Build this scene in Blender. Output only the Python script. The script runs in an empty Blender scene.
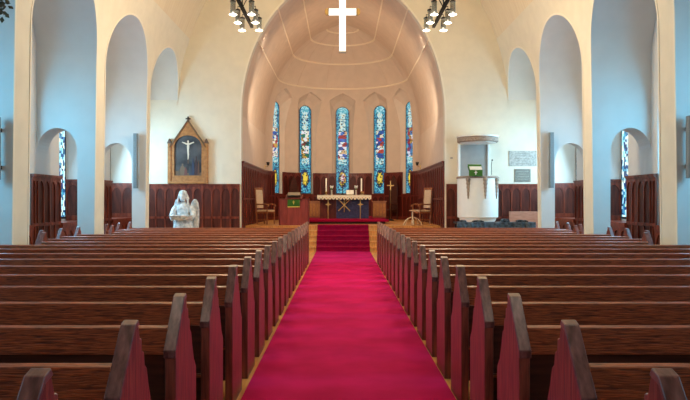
import bpy, bmesh, math, random
from math import sin, cos, pi, radians as R, sqrt
from mathutils import Vector, Matrix
random.seed(7)
scn = bpy.context.scene
col = scn.collection

# ------------------------------------------------------------------ camera
F = 690.0
CX, CZ = -0.055, 1.55
cam_d = bpy.data.cameras.new('camera'); cam = bpy.data.objects.new('camera', cam_d); col.objects.link(cam)
cam.location = (CX, 0, CZ); cam.rotation_euler = (R(90), 0, 0)
cam_d.sensor_width = 36; cam_d.lens = 36
cam_d.shift_x = 3.7 / 690; cam_d.shift_y = 2.0 / 690
cam_d.clip_start = 0.05; cam_d.clip_end = 200
scn.camera = cam
scn.view_settings.view_transform = 'Standard'; scn.view_settings.look = 'None'
scn.view_settings.gamma = 1; scn.view_settings.use_curve_mapping = False
scn.view_settings.exposure = 0.0
scn.cycles.use_denoising = True
scn.cycles.max_bounces = 8; scn.cycles.diffuse_bounces = 5
scn.cycles.sample_clamp_indirect = 6

# ------------------------------------------------------------------ world and lights
w = bpy.data.worlds.new('world'); scn.world = w; w.use_nodes = True
w.node_tree.nodes['Background'].inputs[0].default_value = (0.75, 0.85, 1, 1)
w.node_tree.nodes['Background'].inputs[1].default_value = 0.4

def light(name, kind, loc, energy, color, rot=(0, 0, 0), size=0.5, size_y=None, spot=None, blend=.6):
    d = bpy.data.lights.new(name, kind); d.energy = energy; d.color = color
    if kind == 'AREA':
        d.shape = 'RECTANGLE'; d.size = size; d.size_y = size_y or size
    else:
        d.shadow_soft_size = size
    if spot: d.spot_size = R(spot); d.spot_blend = blend
    o = bpy.data.objects.new(name, d); o.location = loc; o.rotation_euler = rot; col.objects.link(o); return o
def aim(o, target):
    o.rotation_euler = (Vector(target) - Vector(o.location)).to_track_quat('-Z', 'Y').to_euler()

DAY = (0.15, 0.64, 1.0)
WARM = (1.0, 0.78, 0.52)
BAYS = [(18.72, 21.80), (15.17, 18.40), (11.55, 14.60), (7.80, 10.95), (4.10, 7.25), (0.35, 3.50), (-3.40, -0.25)]
# daylight through the aisle windows (each lamp lies just inside its glass)
for s in (-1, 1):
    for (a, b) in BAYS:
        m = (a + b) / 2
        l = light('window_daylight', 'AREA', (s * 7.05, m - .12, 2.75), (210 if a > 18 else 135 if a > 7 else 60), (DAY if a < 15 else (.30, .70, 1.0) if a < 18 else (.42, .76, 1.0)), (0, R(72) * s, 0), 2.6, 1.2)
# added soft fill behind the camera; no rear windows are built
l = light('rear_fill', 'AREA', (0, -6.6, 5.2), 40, (0.92, 0.95, 1.0), (R(-90 + 180), 0, 0), 8.5, 6.0)
aim(l, (0, 12, 1.5))
# warm lamps added beside and beyond the chandeliers for their effect
for y, e_ in ((14.9, 210), (11.2, 26), (7.4, 8)):
    for s in (-1, 1):
        light('warm_fill', 'POINT', (s * 2.25, y, 4.85), e_, WARM, size=.12)
for y, e_ in ((13.2, 150), (9.5, 100), (6.0, 70), (2.5, 60)):  # added downlights for pews and carpet, most under no fixture
    for s in (-1, 1):
        light('warm_down_fill', 'SPOT', (s * 1.9, y, 4.9), e_, (1, .86, .68), size=.1, spot=95, blend=1)
for y, e_ in ((15.6, 1150), (9.2, 380), (5.6, 80)):  # unseen uplights added to brighten the vault
    for s in (-1, 1):
        l = light('vault_fill', 'SPOT', (s * 1.9, y, 6.2), e_, (1, .80, .44), size=.1, spot=140, blend=1)
        l.rotation_euler = (R(180), 0, 0)
# flood lamps in the chancel
for s in (-1, 1):
    l = light('chancel_flood', 'SPOT', (s * 2.6, 22.35, 4.3), 400, (1, .82, .62), size=.1, spot=120, blend=.8)
    aim(l, (-s * .9, 30.5, 6.6))
    l = light('chancel_wash', 'SPOT', (s * 2.5, 22.4, 7.0), 350, (1, .83, .64), size=.12, spot=110, blend=.8)
    aim(l, (-s * .6, 28.5, 1.2))

# ------------------------------------------------------------------ helpers
def P(px, py, d):
    return ((px - 341.3) * d / F + CX, d, CZ - (py - 202) * d / F)

class MB:
    def __init__(s): s.v = []; s.f = []; s.c = None
    def add(s, vs, fs):
        n = len(s.v); s.v += [tuple(v) for v in vs]; s.f += [tuple(i + n for i in f) for f in fs]; return s
    def box(s, x0, x1, y0, y1, z0, z1):
        vs = [(x, y, z) for x in (x0, x1) for y in (y0, y1) for z in (z0, z1)]
        return s.add(vs, [(0, 1, 3, 2), (4, 6, 7, 5), (0, 4, 5, 1), (2, 3, 7, 6), (0, 2, 6, 4), (1, 5, 7, 3)])
    def prism(s, poly, a0, a1, fn):
        """poly: 2d points; fn(p,q,a)->xyz"""
        n = len(poly)
        vs = [fn(p, q, a0) for p, q in poly] + [fn(p, q, a1) for p, q in poly]
        fs = [tuple(range(n))[::-1], tuple(range(n, 2 * n))] + [(i, (i + 1) % n, n + (i + 1) % n, n + i) for i in range(n)]
        return s.add(vs, fs)
    def tube(s, pts, r, n=8, cap=True):
        pts = [Vector(p) for p in pts]; rs = r if isinstance(r, (list, tuple)) else [r] * len(pts)
        vs = []; fs = []
        prev = None
        for i, p in enumerate(pts):
            t = (pts[min(i + 1, len(pts) - 1)] - pts[max(i - 1, 0)]).normalized()
            if prev is None:
                u = t.orthogonal().normalized()
            else:
                u = (prev - t * prev.dot(t)).normalized()
            prev = u; v = t.cross(u)
            for k in range(n):
                a = 2 * pi * k / n; vs.append(p + (u * cos(a) + v * sin(a)) * rs[i])
        for i in range(len(pts) - 1):
            for k in range(n):
                a, b = i * n + k, i * n + (k + 1) % n; fs.append((a, b, b + n, a + n))
        if cap:
            fs.append(tuple(range(n))[::-1]); fs.append(tuple(range((len(pts) - 1) * n, len(pts) * n)))
        return s.add(vs, fs)
    def lathe(s, prof, c=(0, 0, 0), n=24, sx=1, sy=1, fn=None):
        vs = []; fs = []
        for i, (r, z) in enumerate(prof):
            for k in range(n):
                a = 2 * pi * k / n
                rr = r * (fn(a, z) if fn else 1)
                vs.append((c[0] + rr * cos(a) * sx, c[1] + rr * sin(a) * sy, c[2] + z))
        for i in range(len(prof) - 1):
            for k in range(n):
                a, b = i * n + k, i * n + (k + 1) % n; fs.append((a, b, b + n, a + n))
        fs.append(tuple(range(n))[::-1]); fs.append(tuple(range((len(prof) - 1) * n, len(prof) * n)))
        return s.add(vs, fs)
    def ball(s, c, r, n=12, sx=1, sy=1, sz=1):
        prof = [(max(r * sin(pi * i / n), 1e-4), -r * cos(pi * i / n) * sz) for i in range(n + 1)]
        return s.lathe(prof, c, n + 4, sx, sy)
    def build(s, name, mat, parent=None, smooth=False, loc=None, bevel=0, fix=True):
        me = bpy.data.meshes.new(name); me.from_pydata(s.v, [], s.f); me.update()
        if fix:
            bm = bmesh.new(); bm.from_mesh(me)
            bmesh.ops.recalc_face_normals(bm, faces=bm.faces); bm.to_mesh(me); bm.free()
        if smooth:
            for p in me.polygons: p.use_smooth = True
            try: me.set_sharp_from_angle(angle=R(45))
            except Exception: pass
        me.materials.append(mat)
        o = bpy.data.objects.new(name, me); col.objects.link(o)
        if parent: o.parent = parent
        if loc: o.location = loc
        if bevel:
            m = o.modifiers.new('b', 'BEVEL'); m.width = bevel; m.segments = 2; m.limit_method = 'ANGLE'
        return o
def empty(name, label, cat, loc=(0, 0, 0), rz=0, group=None):
    o = bpy.data.objects.new(name, None); o.empty_display_size = .2; col.objects.link(o)
    o.location = loc; o.rotation_euler = (0, 0, rz); o['label'] = label; o['category'] = cat
    if group: o['group'] = group
    return o
def tag(o, label, cat, group=None):
    o['label'] = label; o['category'] = cat
    if group: o['group'] = group
    return o
def struct(o): o['kind'] = 'structure'; return o
def copy_tree(o, parent=None):
    c = o.copy(); col.objects.link(c)
    if parent: c.parent = parent
    for ch in list(o.children): copy_tree(ch, c)
    return c

# ------------------------------------------------------------------ materials
def mat(name, color, rough=.6, metal=0, var=0, scale=5, bump=0, stretch=(1, 1, 1), color2=None, spec=None, emit=0, detail=4, distort=0, coat=0):
    m = bpy.data.materials.new(name); m.use_nodes = True
    nt = m.node_tree; b = nt.nodes['Principled BSDF']
    b.inputs['Base Color'].default_value = (*color, 1); b.inputs['Roughness'].default_value = rough
    b.inputs['Metallic'].default_value = metal
    if coat: b.inputs['Coat Weight'].default_value = coat; b.inputs['Coat Roughness'].default_value = .25
    if spec is not None: b.inputs['Specular IOR Level'].default_value = spec
    if emit:
        b.inputs['Emission Color'].default_value = (*color, 1); b.inputs['Emission Strength'].default_value = emit
    tc = nt.nodes.new('ShaderNodeTexCoord'); mp = nt.nodes.new('ShaderNodeMapping'); mp.inputs['Scale'].default_value = stretch
    nz = nt.nodes.new('ShaderNodeTexNoise'); nz.inputs['Scale'].default_value = scale; nz.inputs['Detail'].default_value = detail
    nz.inputs['Distortion'].default_value = distort
    nt.links.new(tc.outputs['Object'], mp.inputs[0]); nt.links.new(mp.outputs[0], nz.inputs['Vector'])
    if var or color2:
        r = nt.nodes.new('ShaderNodeValToRGB')
        c2 = color2 or tuple(min(1, c * (1 + var)) for c in color)
        c1 = color if color2 else tuple(c * (1 - var) for c in color)
        r.color_ramp.elements[0].position = .35; r.color_ramp.elements[1].position = .65
        r.color_ramp.elements[0].color = (*c1, 1); r.color_ramp.elements[1].color = (*c2, 1)
        nt.links.new(nz.outputs[0], r.inputs[0]); nt.links.new(r.outputs[0], b.inputs['Base Color'])
    if bump:
        bp = nt.nodes.new('ShaderNodeBump'); bp.inputs['Strength'].default_value = bump; bp.inputs['Distance'].default_value = .01
        nt.links.new(nz.outputs[0], bp.inputs['Height']); nt.links.new(bp.outputs[0], b.inputs['Normal'])
    return m
M = {}
M['plaster'] = mat('cream_plaster', (.76, .70, .57), .85, var=.03, scale=3, bump=.05)
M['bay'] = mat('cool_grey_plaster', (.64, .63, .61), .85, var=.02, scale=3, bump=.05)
M['baymid'] = mat('shaded_bay_plaster', (.69, .65, .58), .85, var=.02, scale=3, bump=.05)  # cream plaster greyed: the end bays' shade put into the colour
M['vault'] = mat('board_marked_plaster', (.74, .62, .45), .85, color2=(.80, .69, .51), scale=2.2, stretch=(.5, 5, .5), bump=.15)
M['chancel'] = mat('tan_plaster', (.70, .55, .42), .8, var=.04, scale=3, bump=.05)
M['chancel_wall'] = mat('beige_plaster', (.74, .61, .49), .8, var=.03, scale=3, bump=.05)
M['rib'] = mat('pale_rib', (.92, .80, .62), .7)
M['trim'] = mat('cream_edge', (.82, .76, .64), .7)
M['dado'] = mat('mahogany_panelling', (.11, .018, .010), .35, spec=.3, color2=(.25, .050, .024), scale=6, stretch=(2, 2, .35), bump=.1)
M['dado_field'] = mat('shaded_field', (.055, .011, .007), .4, spec=.25, color2=(.12, .026, .015), scale=6, stretch=(2, 2, .35))  # same wood as the frame, darkened: recess shade put into the colour
M['dado_c_field'] = mat('shaded_red_field', (.065, .009, .006), .4, spec=.3, color2=(.10, .016, .010), scale=6, stretch=(2, 2, .35))  # chancel panel fields carry their recess shade in the colour too
M['dado_c'] = mat('chancel_mahogany', (.11, .014, .008), .35, color2=(.21, .032, .018), scale=6, stretch=(2, 2, .35), bump=.1)
M['pew'] = mat('pew_oak', (.12, .022, .008), .32, color2=(.50, .112, .032), scale=20, stretch=(.45, 5, 7), bump=.4, detail=8, distort=.8, coat=.1)
M['pewend'] = mat('pew_end_oak', (.11, .022, .013), .36, color2=(.30, .066, .038), scale=7, stretch=(7, 7, .5), bump=.25, detail=6, distort=.5, coat=.3)
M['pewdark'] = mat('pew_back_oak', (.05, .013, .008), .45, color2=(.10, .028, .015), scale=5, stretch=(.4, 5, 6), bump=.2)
M['cap'] = mat('sheen_cap_oak', (.085, .022, .020), .32, color2=(.23, .085, .075), scale=12, stretch=(3, 1, 1), bump=.2, coat=.1)  # purplish tone: reflections on the sloping caps put into the colour
M['floorwood'] = mat('floor_boards', (.55, .23, .055), .35, color2=(.78, .38, .11), scale=4, stretch=(6, .6, 1), bump=.1)
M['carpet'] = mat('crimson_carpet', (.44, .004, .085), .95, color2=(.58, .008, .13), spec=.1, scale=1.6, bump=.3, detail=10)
M['carpetd'] = mat('crimson_carpet_shaded', (.27, .003, .035), .95, spec=.1, color2=(.34, .005, .045), scale=9, bump=.3)  # stair and dais carpet darkened: their shade is put into the colour
M['framewood'] = mat('old_gilded_frame', (.32, .12, .03), .5, color2=(.46, .19, .05), scale=12, bump=.1)
M['gold'] = mat('gilt', (.62, .42, .17), .4, .7)
M['brass'] = mat('brass', (.5, .34, .14), .3, 1)
M['goldwood'] = mat('gilded_oak', (.42, .22, .07), .45, color2=(.56, .32, .12), scale=12, stretch=(1, 1, .4), bump=.1)
M['darkmetal'] = mat('dark_metal', (.018, .013, .009), .5, 0, spec=.3)
M['matt'] = mat('matt_black_iron', (.012, .010, .008), 1.0, spec=0.02)
M['marble'] = mat('white_marble', (.38, .44, .48), .55, color2=(.84, .85, .84), scale=11, detail=6, bump=.3)
M['white'] = mat('white_paint', (.88, .88, .84), .5, var=.02)
M['grey'] = mat('grey_paint', (.34, .33, .31), .6, var=.04)
M['speaker'] = mat('speaker_grey', (.20, .23, .24), .6, var=.15, scale=60)
M['stone'] = mat('grey_stone', (.30, .29, .26), .7, color2=(.50, .47, .42), scale=22)
M['stone2'] = mat('bronze_grey', (.12, .12, .10), .5, color2=(.28, .26, .21), scale=40)
M['carved'] = mat('carved_brown_stone', (.20, .13, .09), .7, color2=(.46, .38, .31), scale=40, bump=.5)
M['green'] = mat('green_cloth', (.04, .15, .012), .8, var=.1, scale=20)
M['yellow'] = mat('yellow_fringe', (.75, .6, .12), .7)
M['redwood'] = mat('red_lectern_wood', (.24, .03, .022), .4, color2=(.36, .055, .04), scale=5, stretch=(3, 3, .4))
M['lace'] = mat('ivory_lace', (.82, .76, .60), .9, var=.08, scale=40)
M['navy'] = mat('navy_panel', (.02, .02, .09), .4, color2=(.05, .06, .18), scale=14)
M['candle'] = mat('candle_wax', (.92, .88, .76), .5)
M['uphol'] = mat('cream_upholstery', (.70, .55, .38), .9, color2=(.60, .44, .30), scale=30)
M['chairwood'] = mat('chair_oak', (.26, .09, .035), .4, color2=(.36, .14, .06), scale=8)
M['palewood'] = mat('pale_bentwood', (.75, .58, .38), .4)
M['benchwood'] = mat('pink_brown_wood', (.42, .17, .10), .4, color2=(.52, .22, .14), scale=6, stretch=(1, 4, 4))
M['blueblack'] = mat('blue_black_cloth', (.008, .012, .02), .5, color2=(.07, .11, .15), scale=14)
M['black'] = mat('black', (.008, .008, .01), .4)
M['leaf'] = mat('dark_leaf', (.03, .045, .02), .6, color2=(.09, .07, .035), scale=20)
M['bulb'] = mat('lamp_glow', (1, .93, .80), .4, emit=4)
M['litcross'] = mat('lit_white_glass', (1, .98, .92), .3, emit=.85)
M['lead'] = mat('lead', (.02, .02, .025), .5, .3)
M['petal'] = mat('white_petals', (.85, .85, .82), .7)
M['paper'] = mat('paper', (.8, .78, .7), .8)

def flat(name, c, rough=.6): return mat(name, c, rough)
g = bpy.data.materials.new('lamp_glass'); g.use_nodes = True; nt = g.node_tree
for n in list(nt.nodes): nt.nodes.remove(n)
o_ = nt.nodes.new('ShaderNodeOutputMaterial'); mx = nt.nodes.new('ShaderNodeMixShader'); mx.inputs[0].default_value = .45
tr = nt.nodes.new('ShaderNodeBsdfTransparent'); tr.inputs[0].default_value = (.9, .9, .88, 1)
gl = nt.nodes.new('ShaderNodeBsdfPrincipled'); gl.inputs['Base Color'].default_value = (.35, .33, .28, 1); gl.inputs['Roughness'].default_value = .15
nt.links.new(tr.outputs[0], mx.inputs[1]); nt.links.new(gl.outputs[0], mx.inputs[2]); nt.links.new(mx.outputs[0], o_.inputs[0]); M['glass'] = g

def glass_mat(name, strength):
    m = bpy.data.materials.new(name); m.use_nodes = True; nt = m.node_tree; b = nt.nodes['Principled BSDF']
    a = nt.nodes.new('ShaderNodeVertexColor'); a.layer_name = 'glass'
    nt.links.new(a.outputs[0], b.inputs['Emission Color']); b.inputs['Emission Strength'].default_value = strength
    b.inputs['Base Color'].default_value = (.02, .02, .03, 1); b.inputs['Roughness'].default_value = .25
    return m
M['stained'] = glass_mat('stained_glass', 1.0)
M['stained_aisle'] = glass_mat('aisle_stained_glass', 1.6)

# ------------------------------------------------------------------ the nave shell
def nave_x(z):
    if z <= 4.2: return 5.30 - .05 * max(0, z) / 4.2
    t = min(1, (z - 4.2) / 6.5)
    return 5.25 * sqrt(max(0, 1 - t * t))
def archpts(a, b, zs, rise, n=24):
    """outline of a round-headed opening from a to b, springing at zs"""
    c = (a + b) / 2; h = (b - a) / 2
    return [(c - h * cos(pi * i / n), zs + rise * sin(pi * i / n) ** 1.0) for i in range(n + 1)]
YA, YB = -7.0, 21.8
ZSPLIT = 6.7
def apply_bool(o, cutters):
    for c in cutters:
        m = o.modifiers.new('cut', 'BOOLEAN'); m.operation = 'DIFFERENCE'; m.solver = 'EXACT'; m.object = c
    dg = bpy.context.evaluated_depsgraph_get(); dg.update()
    me = bpy.data.meshes.new_from_object(o.evaluated_get(dg))
    o.modifiers.clear(); o.data = me
    for c in cutters: bpy.data.objects.remove(c, do_unlink=True)

def nave_side(s, name):
    zs = [0, 1, 2, 3, 4.2] + [4.2 + (ZSPLIT - 4.2) * i / 14 for i in range(1, 15)]
    prof = [(nave_x(z), z) for z in zs] + [(8.0, ZSPLIT), (8.0, 0)]
    o = MB().prism(prof, YA, YB, lambda p, q, a: (s * p, a, q)).build(name, M['plaster'])
    cut = []
    for (a, b) in BAYS:
        zs_, rise = 4.60, 1.44
        poly = [(a, -.5)] + archpts(a, b, zs_, rise, 72) + [(b, -.5)]
        if b > 21.7: poly = [(p + (.05 if p > 21.79 else 0), q) for p, q in poly]
        cut.append(MB().prism(poly, 3.0, 6.5, lambda p, q, t: (s * t, p, q)).build('c', M['plaster']))
        m = (a + b) / 2
        ra, rb = m - 1.02, m + 1.22
        poly = [(ra, 1.05)] + archpts(ra, rb, 3.35, .9, 20) + [(rb, 1.05)]
        cut.append(MB().prism(poly, 6.3, 7.25, lambda p, q, t: (s * t, p, q)).build('c', M['plaster']))
    for i in range(len(BAYS) - 1):
        y0, y1 = BAYS[i + 1][1] - .2, BAYS[i][0] + .2
        poly = [(5.64, -.5)] + archpts(5.64, 6.5, 2.60, .52, 20) + [(6.5, -.5)]
        cut.append(MB().prism(poly, y0, y1, lambda p, q, a: (s * p, a, q)).build('c', M['plaster']))
    apply_bool(o, cut)
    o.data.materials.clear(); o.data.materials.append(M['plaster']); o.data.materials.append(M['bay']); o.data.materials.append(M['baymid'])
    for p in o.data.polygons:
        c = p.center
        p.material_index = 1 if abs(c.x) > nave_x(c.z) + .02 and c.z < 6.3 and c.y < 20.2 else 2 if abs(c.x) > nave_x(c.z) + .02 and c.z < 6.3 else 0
    return struct(o)
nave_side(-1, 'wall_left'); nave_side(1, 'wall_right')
# upper vault
zs = [ZSPLIT + (10.70 - ZSPLIT) * sin(pi / 2 * i / 30) for i in range(31)]
inner = [(nave_x(z), z) for z in zs]
poly = [(x, z) for x, z in inner] + [(-x, z) for x, z in inner[-2::-1]] + [(-8, ZSPLIT), (-8, 11.3), (8, 11.3), (8, ZSPLIT)]
struct(MB().prism(poly, YA, YB, lambda p, q, a: (p, a, q)).build('ceiling', M['vault']))
# slim cream edge bands round the arcade arches
def arch_band(s, a, b):
    mb = MB(); n = 40
    pts = [(a, 0.0), (a, 2.4)] + archpts(a, b, 4.60, 1.44, n) + [(b, 2.4), (b, 0.0)]
    if b > 21.7: pts = pts[:-2]
    vs = []; fs = []
    c = ((a + b) / 2, 4.6)
    for i, (y, z) in enumerate(pts):
        p0 = pts[max(0, i - 1)]; p1 = pts[min(len(pts) - 1, i + 1)]
        t = Vector((p1[0] - p0[0], p1[1] - p0[1])).normalized(); nrm = Vector((-t.y, t.x))
        for off, d in ((0, .0), (0, .012), (.045, .012), (.045, 0)):
            yy, zz = y + nrm.x * off, z + nrm.y * off
            if yy > 21.79: yy = 21.79
            vs.append((s * (nave_x(zz) - d + .002), yy, zz))
    for i in range(len(pts) - 1):
        for k in range(4):
            j = (k + 1) % 4; fs.append((i * 4 + k, i * 4 + j, i * 4 + 4 + j, i * 4 + 4 + k))
    mb.add(vs, fs); return mb
tn = [0]
def trim_name(): tn[0] += 1; return 'trim_%d' % tn[0]
for s in (-1, 1):
    for (a, b) in BAYS[:4]:
        struct(arch_band(s, a, b).build(trim_name(), M['trim']))

# ------------------------------------------------------------------ chancel profile
AC, ZC, BC = 3.21, 4.31, 4.35
def chz(x):
    q = min(1, abs(x) / AC)
    return ZC + BC * sqrt(max(0, 1 - q * q)) + .28 * (1 - q) ** 3
CPROF = [(AC * cos(pi / 2 * i / 36), chz(AC * cos(pi / 2 * i / 36))) for i in range(37)]    # right springing to crown
CPROF[-1] = (0.0, chz(0))
# front wall with the chancel arch opening
mb = MB()
half = CPROF
for s in (-1, 1):
    inner = [(AC, 0)] + half
    vs = []; fs = []
    def outer(x, z):
        return (8.0, 0) if z == 0 else None
    n = len(inner)
    for k, (x, z) in enumerate(inner):
        # outer boundary point: spread along side then top
        if k == 0: ox, oz = 8.0, 0
        else:
            t = (k - 1) / (n - 2)
            if t < .5: ox, oz = 8.0, 4.31 + (11.3 - 4.31) * t / .5
            else: ox, oz = 8.0 * (1 - (t - .5) / .5), 11.3
        vs += [(s * x, YB, z), (s * ox, YB, oz), (s * ox, YB + .3, oz), (s * x, YB + .3, z)]
    for k in range(n - 1):
        for a in range(4):
            b = (a + 1) % 4; fs.append((k * 4 + a, k * 4 + b, k * 4 + 4 + b, k * 4 + 4 + a))
    mb.add(vs, fs)
struct(mb.build('wall_front', M['plaster']))
# thin rim round the chancel arch
mb = MB()
for s in (-1, 1):
    vs = []; fs = []
    pts = [(AC, 2.9)] + half
    for x, z in pts:
        sc = 1 + .05 / AC
        for (k, y) in ((1, YB - .02), (sc, YB - .02), (sc, YB + .01), (1, YB + .01)):
            vs.append((s * x * k, y, ZC + (z - ZC) * (k if z > ZC else 1)))
    for i in range(len(pts) - 1):
        for k in range(4):
            j = (k + 1) % 4; fs.append((i * 4 + k, i * 4 + j, i * 4 + 4 + j, i * 4 + 4 + k))
    mb.add(vs, fs)
struct(mb.build(trim_name(), M['trim']))
# barrel of the chancel
YC = 28.6
for s, nm in ((-1, 'wall_chancel_left'), (1, 'wall_chancel_right')):
    struct(MB().box(*sorted((s * AC, s * (AC + .6))), YB + .3, YC, 0, ZC).build(nm, M['chancel_wall']))
poly = [(x, z) for x, z in half] + [(-x, z) for x, z in half[-2::-1]] + [(-AC - .6, ZC), (-AC - .6, 9.6), (AC + .6, 9.6), (AC + .6, ZC)]
struct(MB().prism(poly, YB + .3, YC, lambda p, q, a: (p, a, q)).build('ceiling_chancel', M['chancel']))
# apse
def apse_shell():
    prof = [(AC, 0.0), (AC, 2.0)] + half[:-1] + [(0.02, chz(0))]
    out = [(0.02, 9.7), (2.0, 9.6), (3.4, 8.0), (4.1, 6.2), (4.1, 0)]
    ring = prof + out; n = len(ring); S = 64
    vs = []; fs = []
    for k in range(S + 1):
        a = pi * k / S
        for r, z in ring: vs.append((r * cos(a), YC + r * sin(a), z))
    for k in range(S):
        for i in range(n):
            j = (i + 1) % n; fs.append((k * n + i, k * n + j, (k + 1) * n + j, (k + 1) * n + i))
    fs.append(tuple(range(n))); fs.append(tuple(range(S * n, S * n + n))[::-1])
    return MB().add(vs, fs)
apse = apse_shell().build('wall_apse', M['chancel_wall'])
WANG = [-61.5, -30.5, 0, 30.5, 61.5]
def wl(ang, t, r, z):
    a = R(ang); return (r * sin(a) + t * cos(a), YC + r * cos(a) - t * sin(a), z)
def outline(h, zb, zsh, zap):
    return [(-h, zb), (-h, zsh), (-h * .55, zsh + (zap - zsh) * .55), (0, zap), (h * .55, zsh + (zap - zsh) * .55), (h, zsh), (h, zb)]
cut = []
for ang in WANG:
    st = [(2.2, .60, 2.86, 6.22, 6.56), (2.95, .58, 2.86, 6.15, 6.48), (3.22, .45, 2.86, 5.93, 6.25), (3.375, .31, 2.86, 5.72, 5.97)]
    vs = []; fs = []; n = 7
    for (r, h, zb, zsh, zap) in st:
        vs += [wl(ang, t, r, z) for t, z in outline(h, zb, zsh, zap)]
    for k in range(3):
        for i in range(n):
            j = (i + 1) % n; fs.append((k * n + i, k * n + j, (k + 1) * n + j, (k + 1) * n + i))
    fs.append(tuple(range(n))); fs.append(tuple(range(3 * n, 4 * n))[::-1])
    cut.append(MB().add(vs, fs).build('c', M['chancel_wall']))
    b = MB().prism([(-.31, 1.92), (-.31, 2.9), (.31, 2.9), (.31, 1.92)], 3.0, 3.375, lambda p, q, a: wl(ang, p, a, q))
    cut.append(b.build('c', M['chancel_wall']))
apply_bool(apse, cut); struct(apse)
# ribs: rings on the half dome, and the lines that carry them forward on the barrel
RX = [2.70, 2.06, 1.33, .66]
for x in RX:
    z = chz(x); mb = MB()
    pts = [wl(-90 + 180 * i / 48, 0, x - .004, z) for i in range(49)]
    struct(mb.tube(pts, .04, 6).build(trim_name(), M['rib'], smooth=True))
for x in RX[:3]:
    for s in (-1, 1):
        struct(MB().tube([(s * (x - .002), YB + .02, chz(x)), (s * (x - .002), YC, chz(x))], .028, 6).build(trim_name(), M['rib'], smooth=True))
for a in (-74, -48, -16, 16, 48, 74):
    pts = [wl(a, 0, x, chz(x)) for x in [2.70 * (1 - i / 20) + .03 for i in range(20)]]
    struct(MB().tube(pts, .010, 5).build(trim_name(), M['chancel']))
# rear wall
struct(MB().box(-8, 8, YA - .3, YA, 0, 11.3).build('wall_back', M['plaster']))

# ------------------------------------------------------------------ floors
struct(MB().box(-8, 8, YA, YB, -.2, 0).build('floor', M['floorwood']))
mb = MB()
st = [(21.4, -.1)]
for k in range(5): st += [(21.4 + .3 * k, .155 * (k + 1) - .035), (21.375 + .3 * k, .155 * (k + 1) - .035), (21.375 + .3 * k, .155 * (k + 1)), (21.4 + .3 * (k + 1), .155 * (k + 1))]
st[-1] = (YC, .775); st += [(YC, -.1)]
mb.prism(st, -3.2, 3.2, lambda p, q, a: (a, p, q))
semi = [(3.2 * cos(pi * i / 40), YC + 3.2 * sin(pi * i / 40)) for i in range(41)]
mb.prism(semi, -.1, .775, lambda p, q, a: (p, q, a))
struct(mb.build('floor_chancel', M['floorwood']))

# carpet runner down the aisle and up the steps
top = [(-2.0, .016), (21.384, .016)]
for k in range(5):
    y = 21.4 + .3 * k; z = .155 * (k + 1)
    top += [(y - .016, z - .03), (y - .045, z - .03), (y - .045, z + .016), (y + .284, z + .016)] if k < 4 else [(y - .016, z - .03), (y - .045, z - .03), (y - .045, z + .016), (y + .9, z + .016)]
bot = [(y + (.014 if 0 < i < len(top) - 1 else 0), z - .014) for i, (y, z) in enumerate(top)]
def strip(top, bot):
    n = len(top); vs = []; fs = []
    for x in (-.837, .837):
        vs += [(x, y, z) for y, z in top] + [(x, y, z) for y, z in bot]
    for i in range(n - 1):
        fs += [(i, i + 1, 2 * n + i + 1, 2 * n + i), (n + i, n + i + 1, 3 * n + i + 1, 3 * n + i), (i, i + 1, n + i + 1, n + i), (2 * n + i, 2 * n + i + 1, 3 * n + i + 1, 3 * n + i)]
    fs += [(0, n, 3 * n, 2 * n), (n - 1, 2 * n - 1, 4 * n - 1, 3 * n - 1)]
    return MB().add(vs, fs)
cr = empty('carpet_runner', 'long crimson carpet runner down the aisle and up the chancel steps', 'carpet')
strip(top[:2], bot[:2]).build('aisle_strip', M['carpet'], cr)
strip(top[1:], bot[1:]).build('stair_strip', M['carpetd'], cr)  # shaded copy of the aisle carpet's crimson
# altar dais, carpeted
e = empty('altar_dais', 'low red carpeted platform on the chancel floor under the altar', 'platform', (0.06, 24.5, .775))
MB().box(-1.45, 1.45, 0.1, 5.4, 0, .08).build('base', M['pewdark'], e)
MB().box(-1.57, 1.57, -.10, 5.4, .075, .155).build('carpet', M['carpetd'], e, bevel=.01)

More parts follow.
